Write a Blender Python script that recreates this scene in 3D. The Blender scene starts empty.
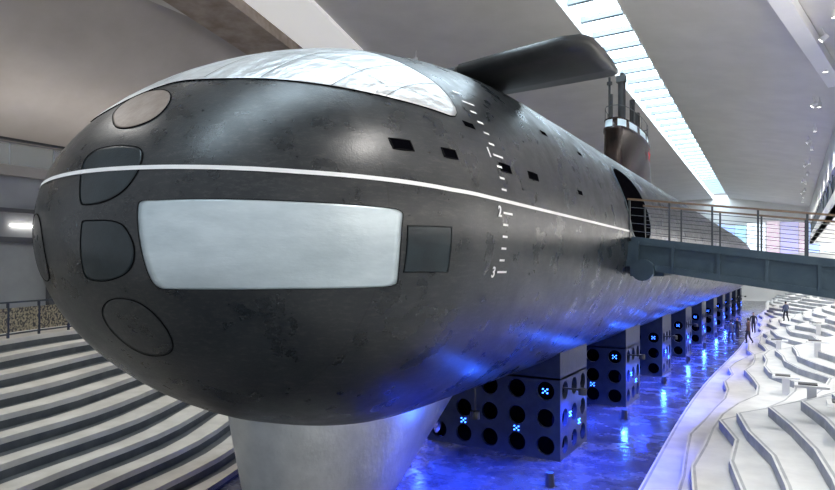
import bpy, math, random
from mathutils import Vector, Matrix
from mathutils.bvhtree import BVHTree
random.seed(7)
H=5.45
C=bpy.context.scene.collection
# ---------------------------------------------------------------- materials
def mat(name,col,rough=.5,metal=0,col2=None,nscale=3,detail=6,bump=0,bscale=20,emit=None,estr=0,stretch=(1,1,1),coat=0,rough2=None,ramp=(.35,.65),trans=0,alpha=1,spec=.5,bdist=.05):
    m=bpy.data.materials.new(name);m.use_nodes=True
    nt=m.node_tree;b=nt.nodes['Principled BSDF'];L=nt.links
    b.inputs['Base Color'].default_value=(*col,1)
    b.inputs['Roughness'].default_value=rough
    b.inputs['Metallic'].default_value=metal
    b.inputs['Coat Weight'].default_value=coat
    b.inputs['Specular IOR Level'].default_value=spec
    b.inputs['Transmission Weight'].default_value=trans
    b.inputs['Alpha'].default_value=alpha
    tc=nt.nodes.new('ShaderNodeTexCoord');mp=nt.nodes.new('ShaderNodeMapping')
    mp.inputs['Scale'].default_value=stretch
    L.new(tc.outputs['Object'],mp.inputs['Vector'])
    if col2 is not None or rough2 is not None:
        n=nt.nodes.new('ShaderNodeTexNoise');n.inputs['Scale'].default_value=nscale;n.inputs['Detail'].default_value=detail;n.inputs['Roughness'].default_value=.6
        L.new(mp.outputs[0],n.inputs['Vector'])
        mr=nt.nodes.new('ShaderNodeMapRange');mr.inputs[1].default_value=ramp[0];mr.inputs[2].default_value=ramp[1]
        L.new(n.outputs[0],mr.inputs[0])
        if col2 is not None:
            mx=nt.nodes.new('ShaderNodeMix');mx.data_type='RGBA';mx.name='colmix'
            mx.inputs[6].default_value=(*col,1);mx.inputs[7].default_value=(*col2,1)
            L.new(mr.outputs[0],mx.inputs[0]);L.new(mx.outputs[2],b.inputs['Base Color'])
        if rough2 is not None:
            m2=nt.nodes.new('ShaderNodeMapRange');m2.inputs[3].default_value=rough;m2.inputs[4].default_value=rough2
            L.new(mr.outputs[0],m2.inputs[0]);L.new(m2.outputs[0],b.inputs['Roughness'])
    if bump:
        n=nt.nodes.new('ShaderNodeTexNoise');n.inputs['Scale'].default_value=bscale;n.inputs['Detail'].default_value=5
        L.new(mp.outputs[0],n.inputs['Vector'])
        bp=nt.nodes.new('ShaderNodeBump');bp.inputs['Strength'].default_value=bump;bp.inputs['Distance'].default_value=bdist
        L.new(n.outputs[0],bp.inputs['Height']);L.new(bp.outputs[0],b.inputs['Normal'])
    if emit:
        b.inputs['Emission Color'].default_value=(*emit,1);b.inputs['Emission Strength'].default_value=estr
    return m
def weather(m,seams=True,specks=.5):
    """plate seams, pale scuffs and long streaks over the hull paint"""
    nt=m.node_tree;L=nt.links;b=nt.nodes['Principled BSDF'];cm=nt.nodes['colmix']
    def N(t,**k):
        n=nt.nodes.new(t)
        for a,v in k.items(): setattr(n,a,v)
        return n
    tc=N('ShaderNodeTexCoord');last=cm.outputs[2]
    mp=N('ShaderNodeMapping');mp.inputs['Scale'].default_value=(1,.35,2.2);mp.inputs['Rotation'].default_value=(.5,0,0)
    L.new(tc.outputs['Object'],mp.inputs[0])
    n=N('ShaderNodeTexNoise');n.inputs['Scale'].default_value=9;n.inputs['Detail'].default_value=12;n.inputs['Roughness'].default_value=.78
    L.new(mp.outputs[0],n.inputs[0])
    mr=N('ShaderNodeMapRange');mr.inputs[1].default_value=.5;mr.inputs[2].default_value=.75;mr.inputs[4].default_value=specks
    L.new(n.outputs[0],mr.inputs[0])
    mx=N('ShaderNodeMix',data_type='RGBA');mx.inputs[7].default_value=(.10,.095,.088,1)
    L.new(mr.outputs[0],mx.inputs[0]);L.new(last,mx.inputs[6]);last=mx.outputs[2]
    if seams:
        sp=N('ShaderNodeSeparateXYZ');L.new(tc.outputs['Object'],sp.inputs[0])
        res=[]
        for out,per,wd in ((1,1.55,.010),(2,.93,.008)):
            pp=N('ShaderNodeMath',operation='PINGPONG');pp.inputs[1].default_value=per;L.new(sp.outputs[out],pp.inputs[0])
            lt=N('ShaderNodeMath',operation='LESS_THAN');lt.inputs[1].default_value=wd;L.new(pp.outputs[0],lt.inputs[0]);res.append(lt)
        mxx=N('ShaderNodeMath',operation='MAXIMUM');L.new(res[0].outputs[0],mxx.inputs[0]);L.new(res[1].outputs[0],mxx.inputs[1])
        ml=N('ShaderNodeMath',operation='MULTIPLY');ml.inputs[1].default_value=.45;L.new(mxx.outputs[0],ml.inputs[0])
        m3=N('ShaderNodeMix',data_type='RGBA');m3.inputs[7].default_value=(.004,.004,.005,1)
        L.new(ml.outputs[0],m3.inputs[0]);L.new(last,m3.inputs[6]);last=m3.outputs[2]
    L.new(last,b.inputs['Base Color'])
M={}
M['hull']=mat('hull_paint',(.006,.010,.014),.24,.0,(.022,.025,.028),1.6,10,.14,45,rough2=.40,spec=.55,bdist=.02)
weather(M['hull'],specks=.55)
M['hull2']=mat('hull_door_paint',(.004,.012,.017),.28,0,(.012,.024,.031),3,8,.1,45,spec=.5,bdist=.02)
M['hullbrown']=mat('bow_hatch_paint',(.17,.125,.10),.5,0,(.24,.19,.16),4,8,.1,20)
M['line']=mat('white_marking_paint',(.85,.85,.85),.5)
M['panel']=mat('sonar_window_metal',(.50,.59,.63),.30,.3,(.64,.73,.77),1.2,5,.06,12,stretch=(1,1,3))
M['silver']=mat('crumpled_silver',(.58,.60,.61),.33,.55,(.78,.80,.81),3.5,8,.9,4.2,stretch=(1.2,.5,1),bdist=.075)
M['dark']=mat('dark_void',(.002,.002,.003),.9,spec=0)
M['seam']=mat('seam_black',(.003,.003,.004),.8,spec=.1)
M['fin']=mat('keel_fairing_metal',(.56,.59,.61),.28,.6,(.70,.73,.75),1.5,5,.15,8)
M['block']=mat('block_steel',(.012,.020,.034),.45,.2,(.022,.032,.048),3,4,.1,12)
M['blue']=mat('blue_led',(.1,.2,1),.5,emit=(.03,.14,1),estr=12)
M['pool']=mat('pool_floor_wet',(.05,.055,.065),.10,0,(.10,.105,.12),1.1,6,.5,2.2,rough2=.34)
M['conc']=mat('concrete_light',(.62,.605,.585),.75,0,(.69,.675,.655),.4,5,.05,6)
M['conc_b']=mat('concrete_bright',(.8,.8,.79),.7,0,(.85,.85,.84),.3,4)
M['glow_strip']=mat('glowing_ceiling_panel',(.85,.85,.84),.7,0,emit=(1,.98,.95),estr=.4)  # bright lit look put into the material as a weak glow
M['conc_brown']=mat('concrete_brown',(.24,.19,.15),.75,0,(.40,.34,.29),1,6,.1,6)
M['conc_gray']=mat('concrete_grey',(.40,.37,.34),.8,0,(.47,.445,.42),.25,5,.03,6)
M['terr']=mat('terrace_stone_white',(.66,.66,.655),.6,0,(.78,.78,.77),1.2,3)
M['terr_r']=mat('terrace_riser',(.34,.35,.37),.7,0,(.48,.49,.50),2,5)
M['terrL']=mat('terrace_stone_beige',(.44,.41,.36),.6,0,(.58,.545,.49),.9,6,.05,10)
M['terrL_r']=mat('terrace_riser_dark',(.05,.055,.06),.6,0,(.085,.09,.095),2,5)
M['steelb']=mat('gangway_steel',(.03,.055,.08),.4,.3,(.05,.08,.105),2,4)
M['deck']=mat('gangway_deck',(.12,.14,.16),.6)
M['rail']=mat('handrail_bronze',(.22,.15,.10),.35,.5)
M['post']=mat('railing_post_dark',(.07,.08,.09),.35,.6)
M['steel']=mat('stainless',(.4,.42,.44),.3,.9)
M['glass']=mat('glass_balustrade',(.75,.85,.85),.05,0,alpha=.25)
M['sky']=mat('skylight_glazing',(.8,.9,1),.3,emit=(.72,.89,1),estr=9)
M['frame']=mat('skylight_frame',(.2,.24,.27),.5,.3)
M['wallp']=mat('wall_panel_grey',(.3,.31,.32),.6,0,(.36,.37,.38),.5,4)
M['walld']=mat('wall_panel_dark',(.1,.1,.105),.5)
M['perf']=mat('perforated_metal',(.40,.34,.22),.5,.4,(.06,.055,.05),16,0,stretch=(1,1,1))
M['sail']=mat('sail_paint',(.022,.018,.018),.22,.3,(.055,.034,.029),1,5,.05,10)
M['red']=mat('red_star_paint',(.6,.02,.02),.4)
M['win']=mat('window_glass_lit',(.5,.6,.65),.15,emit=(.6,.8,.95),estr=.45)
M['lamp']=mat('lamp_lens',(1,1,1),.3,emit=(1,.95,.88),estr=12)
M['black']=mat('black_metal',(.028,.03,.032),.38,.1,(.045,.047,.05),3,6)
# ---------------------------------------------------------------- mesh builder
class MB:
    def __init__(s): s.v=[];s.f=[];s.m=[]
    def add(s,vs,fs,mi=0):
        b=len(s.v);s.v+= [tuple(x) for x in vs]
        for f in fs: s.f.append(tuple(b+i for i in f));s.m.append(mi)
    def quad(s,a,b,c,d,mi=0): s.add([a,b,c,d],[(0,1,2,3)],mi)
    def bar(s,p,q,w,h,mi=0,up=Vector((0,0,1))):
        p=Vector(p);q=Vector(q);d=(q-p).normalized()
        if abs(d.dot(up))>.95: up=Vector((0,1,0))
        sd=d.cross(up).normalized();u=sd.cross(d).normalized()
        vs=[]
        for c in (p,q):
            for a,b in((-1,-1),(1,-1),(1,1),(-1,1)): vs.append(c+sd*a*w/2+u*b*h/2)
        s.add(vs,[(0,3,2,1),(4,5,6,7),(0,1,5,4),(1,2,6,5),(2,3,7,6),(3,0,4,7)],mi)
    def box(s,c,z,mi=0):
        c=Vector(c);s.bar(c-Vector((z[0]/2,0,0)),c+Vector((z[0]/2,0,0)),z[1],z[2],mi)
    def cyl(s,p,q,r,n=12,mi=0,r2=None):
        p=Vector(p);q=Vector(q);d=(q-p).normalized();r2=r if r2 is None else r2
        up=Vector((0,0,1)) if abs(d.z)<.9 else Vector((1,0,0))
        a=d.cross(up).normalized();b=a.cross(d)
        vs=[]
        for c,rr in((p,r),(q,r2)):
            for k in range(n):
                t=2*math.pi*k/n;vs.append(c+(a*math.cos(t)+b*math.sin(t))*rr)
        fs=[(k,(k+1)%n,n+(k+1)%n,n+k) for k in range(n)]+[tuple(range(n-1,-1,-1)),tuple(range(n,2*n))]
        s.add(vs,fs,mi)
    def done(s,name,mats,parent=None,smooth=False,bevel=0):
        me=bpy.data.meshes.new(name);me.from_pydata(s.v,[],s.f)
        for m in mats: me.materials.append(m)
        for p,i in zip(me.polygons,s.m): p.material_index=i;p.use_smooth=smooth
        me.update()
        o=bpy.data.objects.new(name,me);C.objects.link(o)
        if parent:o.parent=parent
        if bevel:
            b=o.modifiers.new('bevel','BEVEL');b.width=bevel;b.segments=2;b.limit_method='ANGLE'
        return o
def empty(name,loc=(0,0,0)):
    e=bpy.data.objects.new(name,None);e.location=(0,0,0);C.objects.link(e);return e
# ---------------------------------------------------------------- submarine hull
def E(u):
    u=max(0,min(1,u)); return math.sqrt(max(0,1-(1-u)**2))
Y0=4.12
def prof(t):
    s=max(0,min(1,t/4)); s=s*s*(3-2*s)
    zc=.6+.26*s; w=3.9*E(t/3.8); top=.65+4.07*E(t/9.6); bot=.6-3.64*E(t/6)
    ht=top-zc;hb=zc-bot
    if t>78:
        k=min(1,(t-78)/30);g=max(.03,math.sqrt(max(0,1-k**2)))
        w*=g;ht*=g;hb*=g
    return w,zc+H,ht,hb
sub=empty('submarine')
vs=[(0,Y0,.62+H)];fs=[];N=128
ts=[4*(1-math.cos(i/60*math.pi/2))for i in range(1,61)]+[4+i*.25 for i in range(1,40)]+[14+i*2 for i in range(48)]
for t in ts:
    w,zc,ht,hb=prof(t)
    for k in range(N):
        a=2*math.pi*k/N;s=math.sin(a)
        vs.append((w*math.cos(a),Y0+t,zc+(ht if s>0 else hb)*s))
for k in range(N): fs.append((0,1+(k+1)%N,1+k))
for i in range(len(ts)-1):
    for k in range(N):
        a=1+i*N+k;b=1+i*N+(k+1)%N
        fs.append((b,a,a+N,b+N))
fs=[f if len(f)==4 else f[::-1] for f in fs]
hb_=MB();hb_.add(vs,fs)
hull=hb_.done('pressure_hull',[M['hull']],sub,smooth=True)
bv=BVHTree.FromPolygons([Vector(v)for v in vs],fs)
def snap(p,off):
    h,n,i,d=bv.find_nearest(p)
    if n.dot(h-Vector((0,max(8,h.y),6.2)))<0:n=-n
    return h+n*off
def onhull(a,b,mode):
    if mode=='xz': o=Vector((a,-5,b));d=Vector((0,1,0))
    elif mode=='yz': o=Vector((20,a,b));d=Vector((-1,0,0))
    else: o=Vector((a,b,20));d=Vector((0,0,-1))
    h=bv.ray_cast(o,d)[0]
    return h if h else snap(o,0)
def smooth_outline(pts,n=3):
    for _ in range(n):
        q=[]
        for i in range(len(pts)):
            a=Vector(pts[i]);b=Vector(pts[(i+1)%len(pts)])
            q+=[a*.75+b*.25,a*.25+b*.75]
        pts=q
    return pts
def patch(name,pts,mode,m,off=.006,sm=3,rim=None,rings=14,rimw=.014,crumple=0):
    if sm: pts=smooth_outline(pts,sm)
    else:
        q=[]
        for i in range(len(pts)):
            a=Vector(pts[i]);b=Vector(pts[(i+1)%len(pts)])
            q+=[a.lerp(b,k/6) for k in range(6)]
        pts=q
    P=[onhull(p[0],p[1],mode) for p in pts]
    c=sum(P,Vector())/len(P)
    n=len(P);vs=[snap(c,off)];fs=[]
    for r in range(1,rings+1):
        for p in P: vs.append(snap(c.lerp(p,r/rings),off+(crumple*random.random() if r<rings else 0)))
    vs+= [snap(p,-.01) for p in P]
    for k in range(n): fs.append((0,1+k,1+(k+1)%n))
    for r in range(rings):
        for k in range(n):
            a=1+r*n+k;b=1+r*n+(k+1)%n;fs.append((a,a+n,b+n,b))
    mb=MB();mb.add(vs,fs);mb.done(name,[m],sub,smooth=True)
    if rim:
        mb=MB();v=[]
        for p in P:
            d=(p-c).normalized();v+=[snap(p-d*rimw*.6,off+.004),snap(p+d*rimw,off+.004),snap(p+d*rimw,-.01)]
        f=[]
        for k in range(n):
            a=3*k;b=3*((k+1)%n);f+=[(a,a+1,b+1,b),(a+1,a+2,b+2,b+1)]
        mb.add(v,f);mb.done(name+'_rim',[rim],sub)
patch('sonar_window',[(1.17,6.20),(1.2,6.27),(1.30,6.27),(1.9,6.28),(2.48,6.27),(3.1,6.25),(3.47,6.23),(3.56,6.20),(3.56,6.10),(3.52,5.71),(3.44,5.32),(3.40,5.25),(3.28,5.23),(2.46,5.22),(1.4,5.22),(1.28,5.24),(1.22,5.35),(1.19,5.8)],'xz',M['panel'],.012,2,M['seam'],rimw=.008)
patch('patch_plate',[(6.45,6.02),(7.2,6.04),(7.27,5.42),(6.5,5.42)],'yz',M['hull2'],.008,0,M['seam'],rimw=.003)
patch('bow_hatch_top',[(.05,7.46),(-.16,7.6),(-.27,7.82),(-.05,7.97),(.38,7.95),(.74,7.8),(.92,7.57),(.90,7.35),(.60,7.25),(.28,7.30)],'xz',M['hullbrown'],.006,3,M['seam'],rimw=.01)
patch('torpedo_door_upper',[(.06,6.80),(.07,6.91),(.2,6.99),(.45,7.01),(.72,7.0),(.98,6.95),(1.07,6.84),(1.09,6.62),(.95,6.39),(.66,6.27),(.32,6.25),(.23,6.28),(.17,6.48)],'xz',M['hull2'],.006,3,M['seam'],rimw=.009)
patch('torpedo_door_lower',[(.27,5.99),(.29,6.06),(.4,6.06),(.85,6.05),(1.02,5.95),(1.12,5.70),(.99,5.43),(.6,5.31),(.27,5.32),(.17,5.37),(.17,5.48),(.22,5.75)],'xz',M['hull2'],.006,3,M['seam'],rimw=.009)
patch('torpedo_door_bottom',[(.20,4.93),(.5,5.10),(.88,5.09),(1.08,4.93),(1.14,4.67),(1.02,4.42),(.75,4.32),(.42,4.32),(.22,4.50),(.14,4.72)],'xz',M['hull'],.006,3,M['seam'],rimw=.009)
patch('torpedo_door_side',[(-1.0,6.2),(-.85,6.0),(-.8,5.6),(-.9,5.3),(-1.3,5.3),(-1.7,5.5),(-1.7,6.0),(-1.3,6.25)],'xz',M['hull'],.006,3,M['seam'],rimw=.009)
patch('sonar_dome_cover',[(.42,5.37),(1.0,5.44),(1.46,5.59),(2.29,6.05),(2.97,6.71),(3.34,7.42),(3.48,8.15),(3.0,8.45),(2.5,8.3),(1.4,8.3),(.2,8.4),(-1,8.2),(-2.2,7.2),(-2.0,6.0),(-1.4,5.15),(-.8,4.95),(-.3,5.05),(.1,5.24)],'xy',M['silver'],.012,2,M['seam'],rings=24,rimw=.01,crumple=.006)
mb=MB()
for (a,b) in (((.9,5.47),(.6,8.3)),((1.7,5.75),(1.5,8.3)),((2.5,6.25),(2.4,8.3)),((.1,5.42),(-.3,8.3)),((.2,6.6),(2.9,7.0)),((3.0,6.8),(2.9,8.3))):
    pr=None
    for k in range(25):
        q=Vector(a).lerp(Vector(b),k/24);h=onhull(q.x,q.y,'xy')
        dd=(Vector(b)-Vector(a)).normalized();sdv=Vector((dd.y,-dd.x,0))
        p=[snap(h-sdv*.008,.023),snap(h+sdv*.008,.023)]
        if pr: mb.quad(pr[0],p[0],p[1],pr[1])
        pr=p
mb.done('dome_joints',[M['walld']],sub)
for i,(a,b,c,d) in enumerate([(6.42,7.16,6.70,7.02),(7.22,7.14,7.50,7.01),(8.92,7.18,9.30,7.05),(10.11,7.21,10.55,7.08)]):
    patch('vent_%d'%i,[(a,b),(c,b),(c,d),(a,d)],'yz',M['dark'],.008,0,M['seam'],rings=3,rimw=.012)
for i,(y,z) in enumerate([(12.1,8.4),(8.2,7.75),(14.5,8.35),(13,7.2)]):
    patch('small_vent_%d'%i,[(y,z),(y+.3,z),(y+.3,z-.09),(y,z-.09)],'yz',M['dark'],.008,0,rings=2)
patch('entry_opening',[(17.7,8.2),(18.4,8.55),(19.4,8.6),(20.3,8.4),(20.7,7.9),(20.7,6.3),(17.9,6.3),(17.7,7)],'yz',M['dark'],.015,2,M['steelb'],rimw=.05)
def zline(y): 
    if y<5.35: return 6.69-(y-4.25)*.064
    if y<7.2: return 6.62-(y-5.35)*.04
    return 6.545
mb=MB();pr=None;path=[]
for k in range(181):
    a=math.radians(-180+k)          # port side, round the nose, to starboard
    path.append((Vector((math.cos(a),math.sin(a),0)),None))
yk=8.0
while yk<17.75: path.append((None,yk));yk+=.25
for dv,yy in path:
    p=[]
    for dz in(-.027,.027):
        if dv is not None:
            z=6.63
            for it in range(3):
                h=bv.ray_cast(Vector((0,8,z+dz))+dv*12,-dv)[0]
                z=zline(h.y)
            h=bv.ray_cast(Vector((0,8,z+dz))+dv*12,-dv)[0]
        else: h=onhull(yy,zline(yy)+dz,'yz')
        p.append(snap(h,.012))
    if pr: mb.quad(pr[0],p[0],p[1],pr[1])
    pr=p
mb.done('waterline',[M['line']],sub)
# draft scale
mb=MB()
def tick(y,z,L,hh=.017,x0=0):
    pr=None
    for k in range(5):
        yy=y+L*k/4
        p=[snap(onhull(yy,z+dz,'yz'),.014) for dz in(-hh,hh)]
        if pr: mb.quad(pr[0],p[0],p[1],pr[1])
        pr=p
for i in range(0,22):
    z=5.42+i*.19/1.02
    if z>8.45:break
    tick(8.74,z,.36 if i%5==0 else .19)
mb.done('draft_scale',[M['line']],sub)
for z,s in((5.42,'3'),(6.36,'2'),(7.29,'1')):
    cu=bpy.data.curves.new('draft_numeral_'+s,'FONT');cu.body=s;cu.size=.24;cu.extrude=.004;cu.offset=.004;cu.materials.append(M['line'])
    o=bpy.data.objects.new('draft_numeral_'+s,cu);C.objects.link(o);o.parent=sub
    h=onhull(8.53,z,'yz');n=snap(h,1)-h;n.normalize()
    yv=Vector((0,1,0));yv=(yv-n*yv.dot(n)).normalized();zv=n.cross(yv)
    m=Matrix((yv,zv,n)).transposed().to_4x4();m.translation=h+n*.02-zv*.08
    o.matrix_world=m
# keel fairing
mb=MB();lev=9;n=48;vs=[]
for l in range(lev):
    k=l/(lev-1);z=3.75-(3.75-.0)*k
    ya=6.75+.75*k;yb=16.5-6.0*k;hw=1.5-.75*k
    for j in range(n):
        a=2*math.pi*j/n
        u=(1-math.cos(a))/2
        x=hw*math.copysign(abs(math.sin(a))**.75,math.sin(a))*(1-.55*u*u)
        vs.append((x,ya+(yb-ya)*u,z))
fs=[(l*n+j,l*n+(j+1)%n,(l+1)*n+(j+1)%n,(l+1)*n+j) for l in range(lev-1) for j in range(n)]+[tuple(range(n))]
mb.add(vs,fs);mb.done('keel_fairing',[M['fin']],sub,smooth=True)
# bow diving plane
mb=MB()
sec=[(0,0),(.03,.10),(.12,.17),(.35,.2),(.65,.15),(1,.02),(.65,-.1),(.35,-.14),(.12,-.12),(.03,-.07)]
vs=[];st=[(1.35,11.95,2.2,.9),(1.45,11.8,2.45,1.05),(2.6,11.7,2.65,1.05),(3.9,11.6,2.85,1),(4.2,11.7,2.75,.95),(4.35,11.9,2.4,.75),(4.42,12.3,1.7,.4)]
for x,y,c,k in st:
    for u,v in sec: vs.append((x,y+u*c,9.9+v*k*1.3+.03*(x-1)))
n=len(sec)
fs=[(i*n+j,i*n+(j+1)%n,(i+1)*n+(j+1)%n,(i+1)*n+j) for i in range(len(st)-1) for j in range(n)]+[tuple(range(n))[::-1],tuple(range((len(st)-1)*n,len(st)*n))]
mb.add(vs,fs)
mb.done('bow_plane',[M['black']],sub,smooth=True)
mb=MB();mb.cyl((.3,12.8,9.95),(1.6,12.8,9.95),.22,20);mb.cyl((.7,12.8,9.98),(1.0,12.8,9.98),.36,20)
mb.done('plane_stock',[M['black']],sub)
# sail
def stadium(hw,ya,yb,z,n=40):
    out=[]
    for j in range(n):
        a=2*math.pi*j/n;u=(1-math.cos(a))/2
        out.append((hw*math.copysign(abs(math.sin(a))**.6,math.sin(a)),ya+(yb-ya)*u,z))
    return out
mb=MB();lv=[(.95,31.0,39.3,9.6),(.85,31.2,38.9,10.5),(.78,31.3,38.6,12.6),(.82,31.2,38.6,12.64),(.82,31.2,38.6,12.8),(.76,31.35,38.4,12.84),(.74,31.4,38.3,13.2),(.78,31.3,38.4,13.24),(.5,31.8,37.5,13.4)]
n=40
for l in lv: mb.v+=stadium(*l)
for i in range(len(lv)-1):
    for j in range(n):
        mb.f.append((i*n+j,(i+1)*n+j,(i+1)*n+(j+1)%n,i*n+(j+1)%n));mb.m.append(1 if i==5 and j%4!=0 and (j<14 or j>26) else 0)
mb.f.append(tuple(range((len(lv)-1)*n,len(lv)*n)));mb.m.append(0)
mb.done('sail',[M['sail'],M['win']],sub,smooth=True)
mb=MB()
rl=stadium(.74,31.4,38.3,13.9,24)
for j in range(24):
    mb.cyl(rl[j],rl[(j+1)%24],.018,6)
    if j%2==0: mb.cyl((rl[j][0],rl[j][1],13.2),rl[j],.015,6)
mb.done('sail_railing',[M['post']],sub)
mb=MB()
mb.cyl((0,33.4,13.3),(0,33.4,15.6),.2,14);mb.cyl((0,33.4,15.6),(0,33.4,16.1),.1,12);mb.box((0,33.3,15.75),(.5,.3,.35))
mb.cyl((-.35,32.2,13.3),(-.35,32.2,15.6),.06,10);mb.cyl((-.35,32.2,15.2),(-.35,32.2,15.35),.14,10)
mb.cyl((.2,35,13.3),(.2,35,15.0),.15,12);mb.cyl((.1,36.5,13.3),(.1,36.5,14.6),.2,12)
mb.cyl((-.2,31.9,13.3),(-.2,31.9,14.6),.1,10)
mb.cyl((.5,33.8,13.3),(.5,33.8,14.4),.1,10)
mb.done('periscopes_and_masts',[M['black']],sub)
mb=MB();vs=[(.87,36.2,12.0)]
for k in range(10):
    a=math.pi/2+k*math.pi/5;r=.42 if k%2==0 else .17
    vs.append((.875,36.2+r*math.cos(a),12.0+r*math.sin(a)))
mb.add(vs,[(0,1+k,1+(k+1)%10) for k in range(10)]);mb.done('red_star',[M['red']],sub)
mb=MB()
for y in range(16,31): mb.box((.3,y,10.24),(.5,.3,.1))
mb.box((0,60,10.15),(1.6,40,.25))
mb.done('deck_casing',[M['hull']],sub)
# ---------------------------------------------------------------- keel blocks
def panel_holes(mb,O,U,V,nu,nv,cu,cv,r,depth):
    O=Vector(O);U=Vector(U);V=Vector(V);Nn=U.cross(V)
    n=24
    for i in range(nu):
        for j in range(nv):
            c=O+U*(i+.5)*cu+V*(j+.5)*cv;v=[]
            for k in range(n):
                a=2*math.pi*k/n;ca,sa=math.cos(a),math.sin(a);mx=max(abs(ca),abs(sa))
                v.append(c+U*(ca/mx*cu/2)+V*(sa/mx*cv/2))
            for k in range(n):
                a=2*math.pi*k/n;v.append(c+U*r*math.cos(a)+V*r*math.sin(a))
            for k in range(n):
                v.append(v[n+k]-Nn*depth)
            f=[]
            for k in range(n):
                q=(k+1)%n;f+=[(k,q,n+q,n+k),(n+k,n+q,2*n+q,2*n+k)]
            mb.add(v,f)
by=[16.6+8*i for i in range(10)]
for i,y in enumerate(by):
    blk=empty('keel_block')
    mb=MB();hw=2.2;ln=2.6;nv=3;cv=2.36/nv
    panel_holes(mb,(-hw,y,0),(1,0,0),(0,0,1),5,nv,2*hw/5,cv,.27,.12)
    panel_holes(mb,(hw,y,0),(0,1,0),(0,0,1),3,nv,ln/3,cv,.26,.12)
    panel_holes(mb,(-hw,y+ln,0),(0,-1,0),(0,0,1),3,nv,ln/3,cv,.26,.12)
    panel_holes(mb,(hw,y+ln,0),(-1,0,0),(0,0,1),5,nv,2*hw/5,cv,.27,.12)
    mb.box((0,y+ln/2,1.18),(2*hw-.7,ln-.7,2.3),1)
    mb.box((0,y+ln/2,2.33),(2*hw,ln,.06))
    for s in(-1,1):
        q=[(s*2.2,2.36),(s*2.2,3.10),(s*1.7,2.83),(s*1.1,2.6),(s*.3,2.44),(s*.3,2.36)]
        v=[(a,y,b) for a,b in q]+[(a,y+ln,b) for a,b in q]
        mb.add(v,[tuple(range(6)),tuple(range(11,5,-1))]+[(k,(k+1)%6,6+(k+1)%6,6+k) for k in range(6)])
    mb.done('steel_box',[M['block'],M['dark']],blk)
    mb=MB()
    def led(c,U):
        U=Vector(U)
        for a in(-1,0,1):
            for b in(-1,0,1):
                if (a+b)%2==0: mb.box(Vector(c)+U*a*.065+Vector((0,0,b*.055)),(.035,.035,.028))
    for x,z in((-1.32,.42),(.44,.42),(1.32,1.6)): led((x+.44,y-.02,z+.37),(1,0,0))
    for dy,z in((.86,1.2),(1.73,.8)): led((hw+.02,y+dy,z),(0,1,0))
    mb.done('blue_led_fixtures',[M['blue']],blk)
    mb=MB()
    for s in(-1,1):
        x=s*2.75
        for yy in(y+.3,y-3.4):
            if yy<y:
                px=s*1.2;pz=1.9
            else: px=x;pz=2.0
            if i>7 and yy<y: continue
            ld=bpy.data.lights.new('blue_flood','SPOT');ld.energy=(1500 if s>0 else 1000);ld.color=(.02,.06,1);ld.shadow_soft_size=.1
            ld.spot_size=math.radians(150);ld.spot_blend=.5
            lo=bpy.data.objects.new('blue_flood',ld);lo.location=(px,yy,pz-.12);C.objects.link(lo);lo.parent=blk
            mb.cyl((px,yy,pz-.08),(px,yy,pz+.1),.12,12)
            if yy>y: mb.bar((s*2.2,yy,pz+.05),(px,yy,pz+.05),.05,.05)
            else: mb.cyl((px,yy,pz+.1),(px,yy,2.75),.025,8)
    mb.done('flood_fixtures',[M['black']],blk)
mbl=MB()
for i in range(8):
    y=14.6+8*i
    ld=bpy.data.lights.new('blue_uplight','POINT');ld.energy=110;ld.color=(.03,.12,1);ld.shadow_soft_size=.08
    lo=bpy.data.objects.new('blue_uplight',ld);lo.location=(2.6,y,.6);C.objects.link(lo)
    mbl.cyl((2.6,y,0),(2.6,y,.35),.12,14,0,.1)
mbl.done('blue_floor_lamps',[M['black']])
# ---------------------------------------------------------------- floor + terraces
mb=MB();mb.box((-2,58,-.05),(43.4,127,.1));mb.done('floor',[M['pool']])
ky=[-5+2.1*i for i in range(61)]
NR=15;tw=.78;rise=.27
shared=[1.1*math.sin(i*.9+.5)+.9*math.sin(i*.37+2)+random.uniform(-.5,.5) for i in range(len(ky))]
R=[]
for i in range(NR+1):
    g=min(1,i/4)
    row=[4.55+(.25*math.sin(k*.3))+i*tw+g*shared[k]*(.75 if i<9 else .5)+(random.uniform(-.27,.27) if i else 0) for k in range(len(ky))]
    if i: row=[max(a,b+.22) for a,b in zip(row,R[-1])]
    R.append(row)
mb=MB()
XE=19.75
for i in range(NR+1):
    z=.12+i*rise;z0=0 if i==0 else z-rise
    for k in range(len(ky)-1):
        a=(R[i][k],ky[k]);b=(R[i][k+1],ky[k+1])
        if i<NR: c=(R[i+1][k],ky[k]);d=(R[i+1][k+1],ky[k+1])
        else: c=(XE,ky[k]);d=(XE,ky[k+1])
        mb.quad((a[0],a[1],z),(c[0],c[1],z),(d[0],d[1],z),(b[0],b[1],z),0)
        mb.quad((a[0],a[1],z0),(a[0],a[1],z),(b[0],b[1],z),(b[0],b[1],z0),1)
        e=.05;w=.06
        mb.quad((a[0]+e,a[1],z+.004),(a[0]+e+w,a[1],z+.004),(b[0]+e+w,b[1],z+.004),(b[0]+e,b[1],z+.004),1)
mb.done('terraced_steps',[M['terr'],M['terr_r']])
def terr_z(x,y):
    k=max(0,min(len(ky)-2,int((y+5)/2.1)));f=(y-ky[k])/2.1;z=0
    for i in range(NR+1):
        if x>R[i][k]*(1-f)+R[i][k+1]*f: z=.12+i*rise
    return z
NL=10;tl=.82;rl_=.33
def xl(i,y):
    yy=max(2,min(y,30))
    return -(4.9+.38*(yy-11))-i*tl-.22*math.sin(y*.45+i*.22)-(.12*math.sin(y*.9+i*.5) if i else 0)
mb=MB();ys=[-5+1.0*i for i in range(127)]
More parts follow.
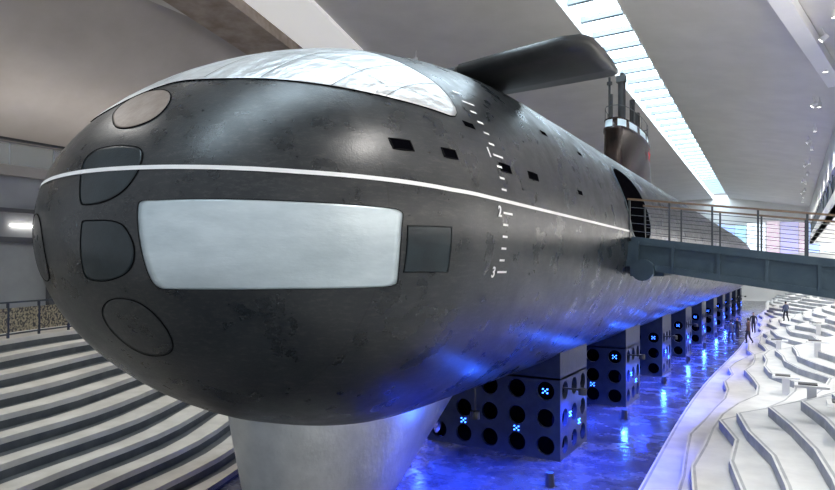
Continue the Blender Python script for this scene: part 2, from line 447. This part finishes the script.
for i in range(NL+1):
    z=i*rl_+.05;z0=max(0,z-rl_)
    for k in range(len(ys)-1):
        y,y2=ys[k],ys[k+1]
        a,b=xl(i,y),xl(i,y2);c,d=(xl(i+1,y),xl(i+1,y2)) if i<NL else (-23.68,-23.68)
        mb.quad((a,y,z),(b,y2,z),(d,y2,z),(c,y,z),0)
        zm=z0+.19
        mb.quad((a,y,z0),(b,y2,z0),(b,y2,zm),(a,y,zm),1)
        mb.quad((a,y,zm),(b,y2,zm),(b,y2,z),(a,y,z),0)
        if i<NL:
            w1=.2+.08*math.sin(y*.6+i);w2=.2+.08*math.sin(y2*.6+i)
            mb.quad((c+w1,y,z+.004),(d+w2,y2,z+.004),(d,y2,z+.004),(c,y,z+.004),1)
mb.done('terraced_steps.001',[M['terrL'],M['terrL_r']])
ZT=NL*rl_+.05
mb=MB()
for k in range(0,22):
    y=3+k*1.2;x=xl(NL,y)-.25;x2=xl(NL,y+1.2)-.25
    mb.bar((x,y,ZT),(x,y,ZT+1.1),.06,.06,0)
    mb.bar((x,y,ZT+1.1),(x2,y+1.2,ZT+1.1),.07,.05,0)
    mb.bar((x,y,ZT+.55),(x2,y+1.2,ZT+.55),.02,.75,1)
    mb.bar((x,y,ZT+.12),(x2,y+1.2,ZT+.12),.05,.05,0)
mb.done('perforated_railing',[M['post'],M['perf']])
for (x,y) in [(8.9,16.5),(8.3,22),(7.6,27),(8.8,33),(7.2,38),(9.2,44)]:
    z=max(terr_z(x+a,y+b) for a in(-.35,0,.35) for b in(-.25,.25))
    z1=terr_z(x,y)
    mb=MB();mb.box((x,y,z+.42),(.9,.6,.07));mb.box((x,y,(z1+z+.4)/2),(.25,.25,z+.4-z1));mb.box((x-.1,y,z+.48),(.5,.35,.04),1)
    mb.done('display_plinth',[M['conc_b'],M['walld']])
# ---------------------------------------------------------------- room shell
ZC=18.45
YA,YB=-6,122
SK=-.026
def sx(x,y): return x+SK*(y-25)
def slab(name,pts,m,th=.25):
    a,b,c,d=[Vector(p) for p in pts];n=(b-a).cross(c-a).normalized()
    if n.z<0:n=-n
    mb=MB();v=[a,b,c,d]+[p+n*th for p in (a,b,c,d)]
    mb.add(v,[(0,1,2,3),(7,6,5,4),(0,4,5,1),(1,5,6,2),(2,6,7,3),(3,7,4,0)])
    return mb.done(name,[m])
XL0,XR0=-1.75,.75
slab('ceiling',[(-18.5,YA,ZC),(sx(XL0,YA),YA,ZC),(sx(XL0,YB),YB,ZC),(-18.5,YB,ZC)],M['conc'])
slab('ceiling.001',[(sx(XR0,YA),YA,ZC),(10.4,YA,16.2),(10.4,YB,16.2),(sx(XR0,YB),YB,ZC)],M['conc'])
slab('wall_left_upper',[(-18.5,YA,ZC),(-18.5,YB,ZC),(-31,YB,10.5),(-31,YA,10.5)],M['conc_gray'])
mb=MB()
mb.box((-24.2,58,6.6),(.3,127,6.7),0)
for y in range(-4,120,4): mb.box((-23.9,y,6.6),(.35,.5,6.6),1)
mb.box((-23.9,58,6.9),(.3,127,.25),1);mb.box((-23.9,58,8.3),(.3,127,.2),1)
for y in range(-2,118,4): mb.box((-23.95,y+1.0,7.6),(.1,1.8,.07),2)
mb.done('wall_left',[M['wallp'],M['walld'],M['lamp']])
mb=MB();mb.box((-27.4,58,10.2),(7.4,127,.5));mb.done('mezzanine_slab',[M['conc_gray']])
mb=MB()
for y in range(-4,120,2):
    mb.box((-23.8,y+1,10.98),(.03,1.92,1.0),0);mb.box((-23.8,y,10.98),(.05,.05,1.06),1)
mb.box((-23.8,58,11.53),(.06,126,.05),1)
mb.done('mezzanine_balustrade',[M['glass'],M['steel']])
d=Vector((-.287,.958,0)).normalized()
def strip(name,p,q,zb,zt,m,L0=-14,L1=70):
    p=Vector((*p,0));q=Vector((*q,0))
    A=[p+d*L0,q+d*L0,q+d*L1,p+d*L1]
    v=[Vector((a.x,a.y,zb)) for a in A]+[Vector((a.x,a.y,zt)) for a in A]
    mb=MB();mb.add(v,[(0,1,2,3),(7,6,5,4),(0,4,5,1),(1,5,6,2),(2,6,7,3),(3,7,4,0)]);return mb.done(name,[m])
strip('ceiling_beam',(-16.9,18.5),(-14.5,20.3),17.7,ZC-.02,M['conc_brown'],L1=40)
strip('ceiling_glow_strip',(-14.4,20.3),(-11.7,21.8),18.2,ZC-.02,M['glow_strip'],L1=40)  # pale ceiling strip, its brightness painted in by emission
mb=MB();mb.bar((6.6,24.5,16.75),(9.9,41,16.0),.7,.5);mb.done('ceiling_beam.001',[M['conc_b']])
# skylight
mb=MB()
def sl(x0,x1,z,mi,ya=YA,yb=YB,h=.06):
    mb.bar((sx((x0+x1)/2,ya),ya,z),(sx((x0+x1)/2,yb),yb,z),x1-x0,h,mi)
sl(XL0,XR0,ZC+1.0,0);sl(XL0-.06,XL0,ZC+.5,1,h=1.1);sl(XR0,XR0+.06,ZC+.5,1,h=1.1)
for k in range(50):
    y=-5+k*2.5;mb.box((sx((XL0+XR0)/2,y),y,ZC+.6),(XR0-XL0,.28,.3),2)
mb.done('skylight',[M['sky'],M['conc_b'],M['frame']])
mb=MB()
mb.box((10.7,76,14.6),(.4,91,2.9),0);mb.box((10.7,76,10.6),(.4,91,1.4),0)
mb.box((10.85,76,12.2),(.1,91,2.0),2)
for k in range(23): mb.box((10.65,31+k*4,12.2),(.12,.12,2.0),1)
mb.box((14.5,76,10.1),(8,91,.4),0)
mb.done('mezzanine_fascia',[M['conc_b'],M['frame'],M['walld']])
mb=MB();mb.box((20,58,9.2),(.4,128,18.6),0);mb.done('wall_right',[M['conc']])
slab('ceiling.002',[(10.4,YA,16.2),(19.8,YA,16.2),(19.8,YB,16.2),(10.4,YB,16.2)],M['conc'])
mb=MB();mb.box((-5,122.2,9.5),(56,.4,19),0);mb.done('wall_end',[M['conc_b']])
cols=[((.5,.75,1),2.0),((.2,.4,.95),1.6),((1,.55,.65),1.4),((.9,.95,1),2.6),((.45,.3,.9),1.4),((.3,.8,.9),1.5),((1,.85,.6),1.5)]
cols=[(tuple(.5*a+.5*b for a,b in zip(c,(.75,.88,1))),s) for c,s in cols]
sm=[mat('exhibit_screen_%d'%i,c,.4,emit=c,estr=s*.45) for i,(c,s) in enumerate(cols)]
mb=MB()
x=-16
random.seed(5)
while x<18:
    w=random.uniform(1.2,3.2)
    mb.box((x+w/2,121.925,11),(w*.9,.15,random.uniform(4.5,6)),random.randrange(7))
    mb.box((x+w/2,121.925,6),(w*.8,.15,random.uniform(1.5,2.6)),random.choice([0,3,3,5]))
    x+=w
mb.done('exhibit_screens',sm)
# ---------------------------------------------------------------- gangway
gw=empty('gangway')
def gz(x): return 6.36-.145*(x-3.9)
xa,xb=3.95,16.7;ya,yb=17.5,19.6
mb=MB()
for y in(ya,yb):
    mb.bar((xa,y,gz(xa)-.06),(xb,y,gz(xb)-.06),.14,.2,0)
    mb.bar((xa,y,gz(xa)-.75),(xb,y,gz(xb)-.95),.14,.18,0)
    mb.bar((xa,y+.02,gz(xa)-.4),(xb,y+.02,gz(xb)-.5),.04,.7,0)
    x=xa
    while x<xb-1:
        mb.bar((x,y-.05,gz(x)-.1),(x,y-.05,gz(x)-.8),.08,.08,0);x+=1.1
mb.bar((xa,(ya+yb)/2,gz(xa)),(xb,(ya+yb)/2,gz(xb)),yb-ya,.06,1)
mb.box((4.35,18.55,5.45),(.9,2.0,.35),0)
mb.box((4.0,18.55,5.9),(.35,2.4,.7),0)
mb.cyl((4.3,17.45,5.45),(4.3,17.2,5.45),.3,20,0)
mb.cyl((4.9,17.55,5.85),(4.9,19.5,5.85),.22,20,0)
mb.done('bridge_deck',[M['steelb'],M['deck']],gw)
mb=MB()
for y in(ya,yb):
    x=xa-.05
    while x<xb:
        mb.bar((x,y,gz(x)),(x,y,gz(x)+1.08),.05,.03,0);x+=1.05
    for h in(.2,.42,.64,.86): mb.cyl((xa,y,gz(xa)+h),(xb,y,gz(xb)+h),.01,6,0)
    mb.bar((xa-.1,y,gz(xa)+1.1),(xb,y,gz(xb)+1.1),.07,.05,1)
mb.done('bridge_railing',[M['post'],M['rail']],gw)
mb=MB()
mb.box((13.5,18.55,(gz(13.5)-.95+1.5)/2+.3),(.6,1.6,gz(13.5)-.95-1.5+1.2),0)
mb.done('bridge_pier',[M['conc']],gw)
# ---------------------------------------------------------------- people
def person(x,y,ang,shirt,trous,s=1.0,z=0.0):
    e=empty('person')
    bm=bpy.data.meshes.new('body')
    J=[(0,0,.95),(0,0,1.15),(0,.01,1.38),(0,.01,1.5),(0,.03,1.6),
       (-.1,0,.88),(-.11,.12,.5),(-.12,.05,.08),(-.12,.2,.04),
       (.1,0,.88),(.11,-.02,.48),(.12,-.25,.12),(.12,-.14,.04),
       (-.19,.0,1.40),(-.25,-.06,1.13),(-.25,.04,.9),(-.25,.08,.8),
       (.19,.0,1.40),(.25,.05,1.13),(.24,.2,.95),(.24,.25,.87)]
    Ed=[(0,1),(1,2),(2,3),(3,4),(0,5),(5,6),(6,7),(7,8),(0,9),(9,10),(10,11),(11,12),(2,13),(13,14),(14,15),(15,16),(2,17),(17,18),(18,19),(19,20)]
    Rr=[.14,.13,.14,.06,.07,.095,.07,.05,.035,.095,.07,.05,.035,.06,.048,.035,.03,.06,.048,.035,.03]
    bm.from_pydata(J,Ed,[]);bm.update()
    o=bpy.data.objects.new('body',bm);C.objects.link(o);o.parent=e
    sk=o.modifiers.new('skin','SKIN')
    for i,r in enumerate(Rr):
        sv=bm.skin_vertices[0].data[i];sv.radius=(r,r*.8 if i<3 else r);sv.use_root=(i==0)
    ss=o.modifiers.new('sub','SUBSURF');ss.levels=1;ss.render_levels=2
    m=bpy.data.materials.new('clothing');m.use_nodes=True;nt=m.node_tree
    tc=nt.nodes.new('ShaderNodeTexCoord');sp=nt.nodes.new('ShaderNodeSeparateXYZ');cr=nt.nodes.new('ShaderNodeValToRGB')
    cr.color_ramp.interpolation='CONSTANT'
    el=cr.color_ramp.elements;el[0].position=0;el[0].color=(.02,.02,.02,1);el[1].position=.07/1.8;el[1].color=(*trous,1)
    a=el.new(.9/1.8);a.color=(*shirt,1);b=el.new(1.5/1.8);b.color=(.5,.3,.22,1)
    dv=nt.nodes.new('ShaderNodeMath');dv.operation='DIVIDE';dv.inputs[1].default_value=1.8
    nt.links.new(tc.outputs['Object'],sp.inputs[0]);nt.links.new(sp.outputs[2],dv.inputs[0]);nt.links.new(dv.outputs[0],cr.inputs[0])
    nt.links.new(cr.outputs[0],nt.nodes['Principled BSDF'].inputs['Base Color']);bm.materials.append(m)
    hd=MB();v=[];f=[]
    for i in range(9):
        th=math.pi*i/8
        for k in range(14):
            a=2*math.pi*k/14;X=math.sin(th)*math.cos(a)*.078;Yy=math.sin(th)*math.sin(a)*.095;Z=math.cos(th)*.12
            if k in(3,4) and i==5:Yy+=.02
            v.append((X*(1-.25*max(0,-Z/.12)),Yy+.03,1.66+Z))
    for i in range(8):
        for k in range(14): f.append((i*14+k,(i+1)*14+k,(i+1)*14+(k+1)%14,i*14+(k+1)%14))
    hd.add(v,f)
    for q,(i,k) in enumerate([(i,k) for i in range(8) for k in range(14)]):
        hd.m[q]=1 if i<3 or (i<6 and not(1<=k<=5)) else 0
    hd.done('head',[SKN,HAIR],e,smooth=True)
    e.location=(x,y,z);e.rotation_euler=(0,0,ang);e.scale=(s,s,s)
SKN=mat('skin',(.5,.3,.22),.5);HAIR=mat('hair',(.02,.015,.012),.5)
person(4.0,50,.4,(.05,.06,.1),(.02,.02,.03))
person(4.15,54,2.8,(.03,.03,.035),(.03,.03,.05),.95)
for x,y,a,s in((5.3,47,1.2,(.10,.05,.05)),(5.1,58,3.0,(.04,.04,.04)),(7.4,62,.5,(.05,.07,.14))):
    person(x,y,a,s,(.03,.03,.04),1,terr_z(x,y))
# ---------------------------------------------------------------- lights
def area(name,loc,rot,sx_,sy,e,col=(1,1,1)):
    l=bpy.data.lights.new(name,'AREA');l.shape='RECTANGLE';l.size=sx_;l.size_y=sy;l.energy=e;l.color=col
    o=bpy.data.objects.new(name,l);o.location=loc;o.rotation_euler=rot;C.objects.link(o);return o
area('added_ceiling_fill_left',(-23.4,58,11.75),(0,math.radians(180-45),0),.2,120,1500,(1,.95,.9))  # fill light added to brighten the ceiling from the left
area('added_ceiling_fill_right',(17.2,58,5.0),(0,math.radians(180+25),0),.3,120,16000,(1,.97,.93))  # unseen fill light added to brighten the ceiling from the right
mb=MB();mb.box((-23.5,58,11.62),(.25,120,.1));mb.done('added_fill_housing',[M['black']])  # made-up housing for the added left fill
mb=MB();mb.box((17.2,58,4.6),(.4,120,.7));mb.done('added_fill_housing.001',[M['black']])  # made-up housing for the added right fill, out of view
fx=MB()
def spot(loc,tgt,e,ang=70,col=(1,.97,.93)):
    l=bpy.data.lights.new('track_spot','SPOT');l.energy=e;l.spot_size=math.radians(ang);l.spot_blend=.6;l.shadow_soft_size=.25;l.color=col
    o=bpy.data.objects.new('track_spot',l);C.objects.link(o);loc=Vector(loc);o.location=loc
    dd=(Vector(tgt)-loc).normalized();o.rotation_euler=dd.to_track_quat('-Z','Y').to_euler()
    fx.cyl(loc-dd*.35,loc-dd*.03,.13,12,0);fx.cyl(loc-dd*.05,loc-dd*.02,.1,12,1);fx.cyl(loc-dd*.3,(loc.x,loc.y,loc.z+.8),.03,6,0)
for k in range(14):
    y=6+k*8
    spot((9.3,y,15.8),(8.7,y+3,0),2700,86)
for k in range(8):
    y=4+k*13
    spot((-11,y,17.6),(-9,y,0),3000,100)
    spot((8.9,y+3,15.9),(0,y+4,8),800,60)
fx.done('track_spotlights',[M['conc_b'],M['lamp']])
wd=bpy.data.worlds.new('world');bpy.context.scene.world=wd;wd.use_nodes=True
bg=wd.node_tree.nodes['Background'];bg.inputs[0].default_value=(.86,.92,1,1);bg.inputs[1].default_value=.68
try:
    bpy.context.scene.view_settings.view_transform='Standard'
except Exception: pass
# ---------------------------------------------------------------- camera
cd=bpy.data.cameras.new('camera');cam=bpy.data.objects.new('camera',cd);C.objects.link(cam)
th=math.atan(373/600)
cam.location=(7.75,0,5.45);cam.rotation_euler=(math.pi/2,0,th);cd.sensor_width=36;cd.lens=600/835*36;cd.shift_y=25/835;cd.clip_end=400
bpy.context.scene.camera=cam
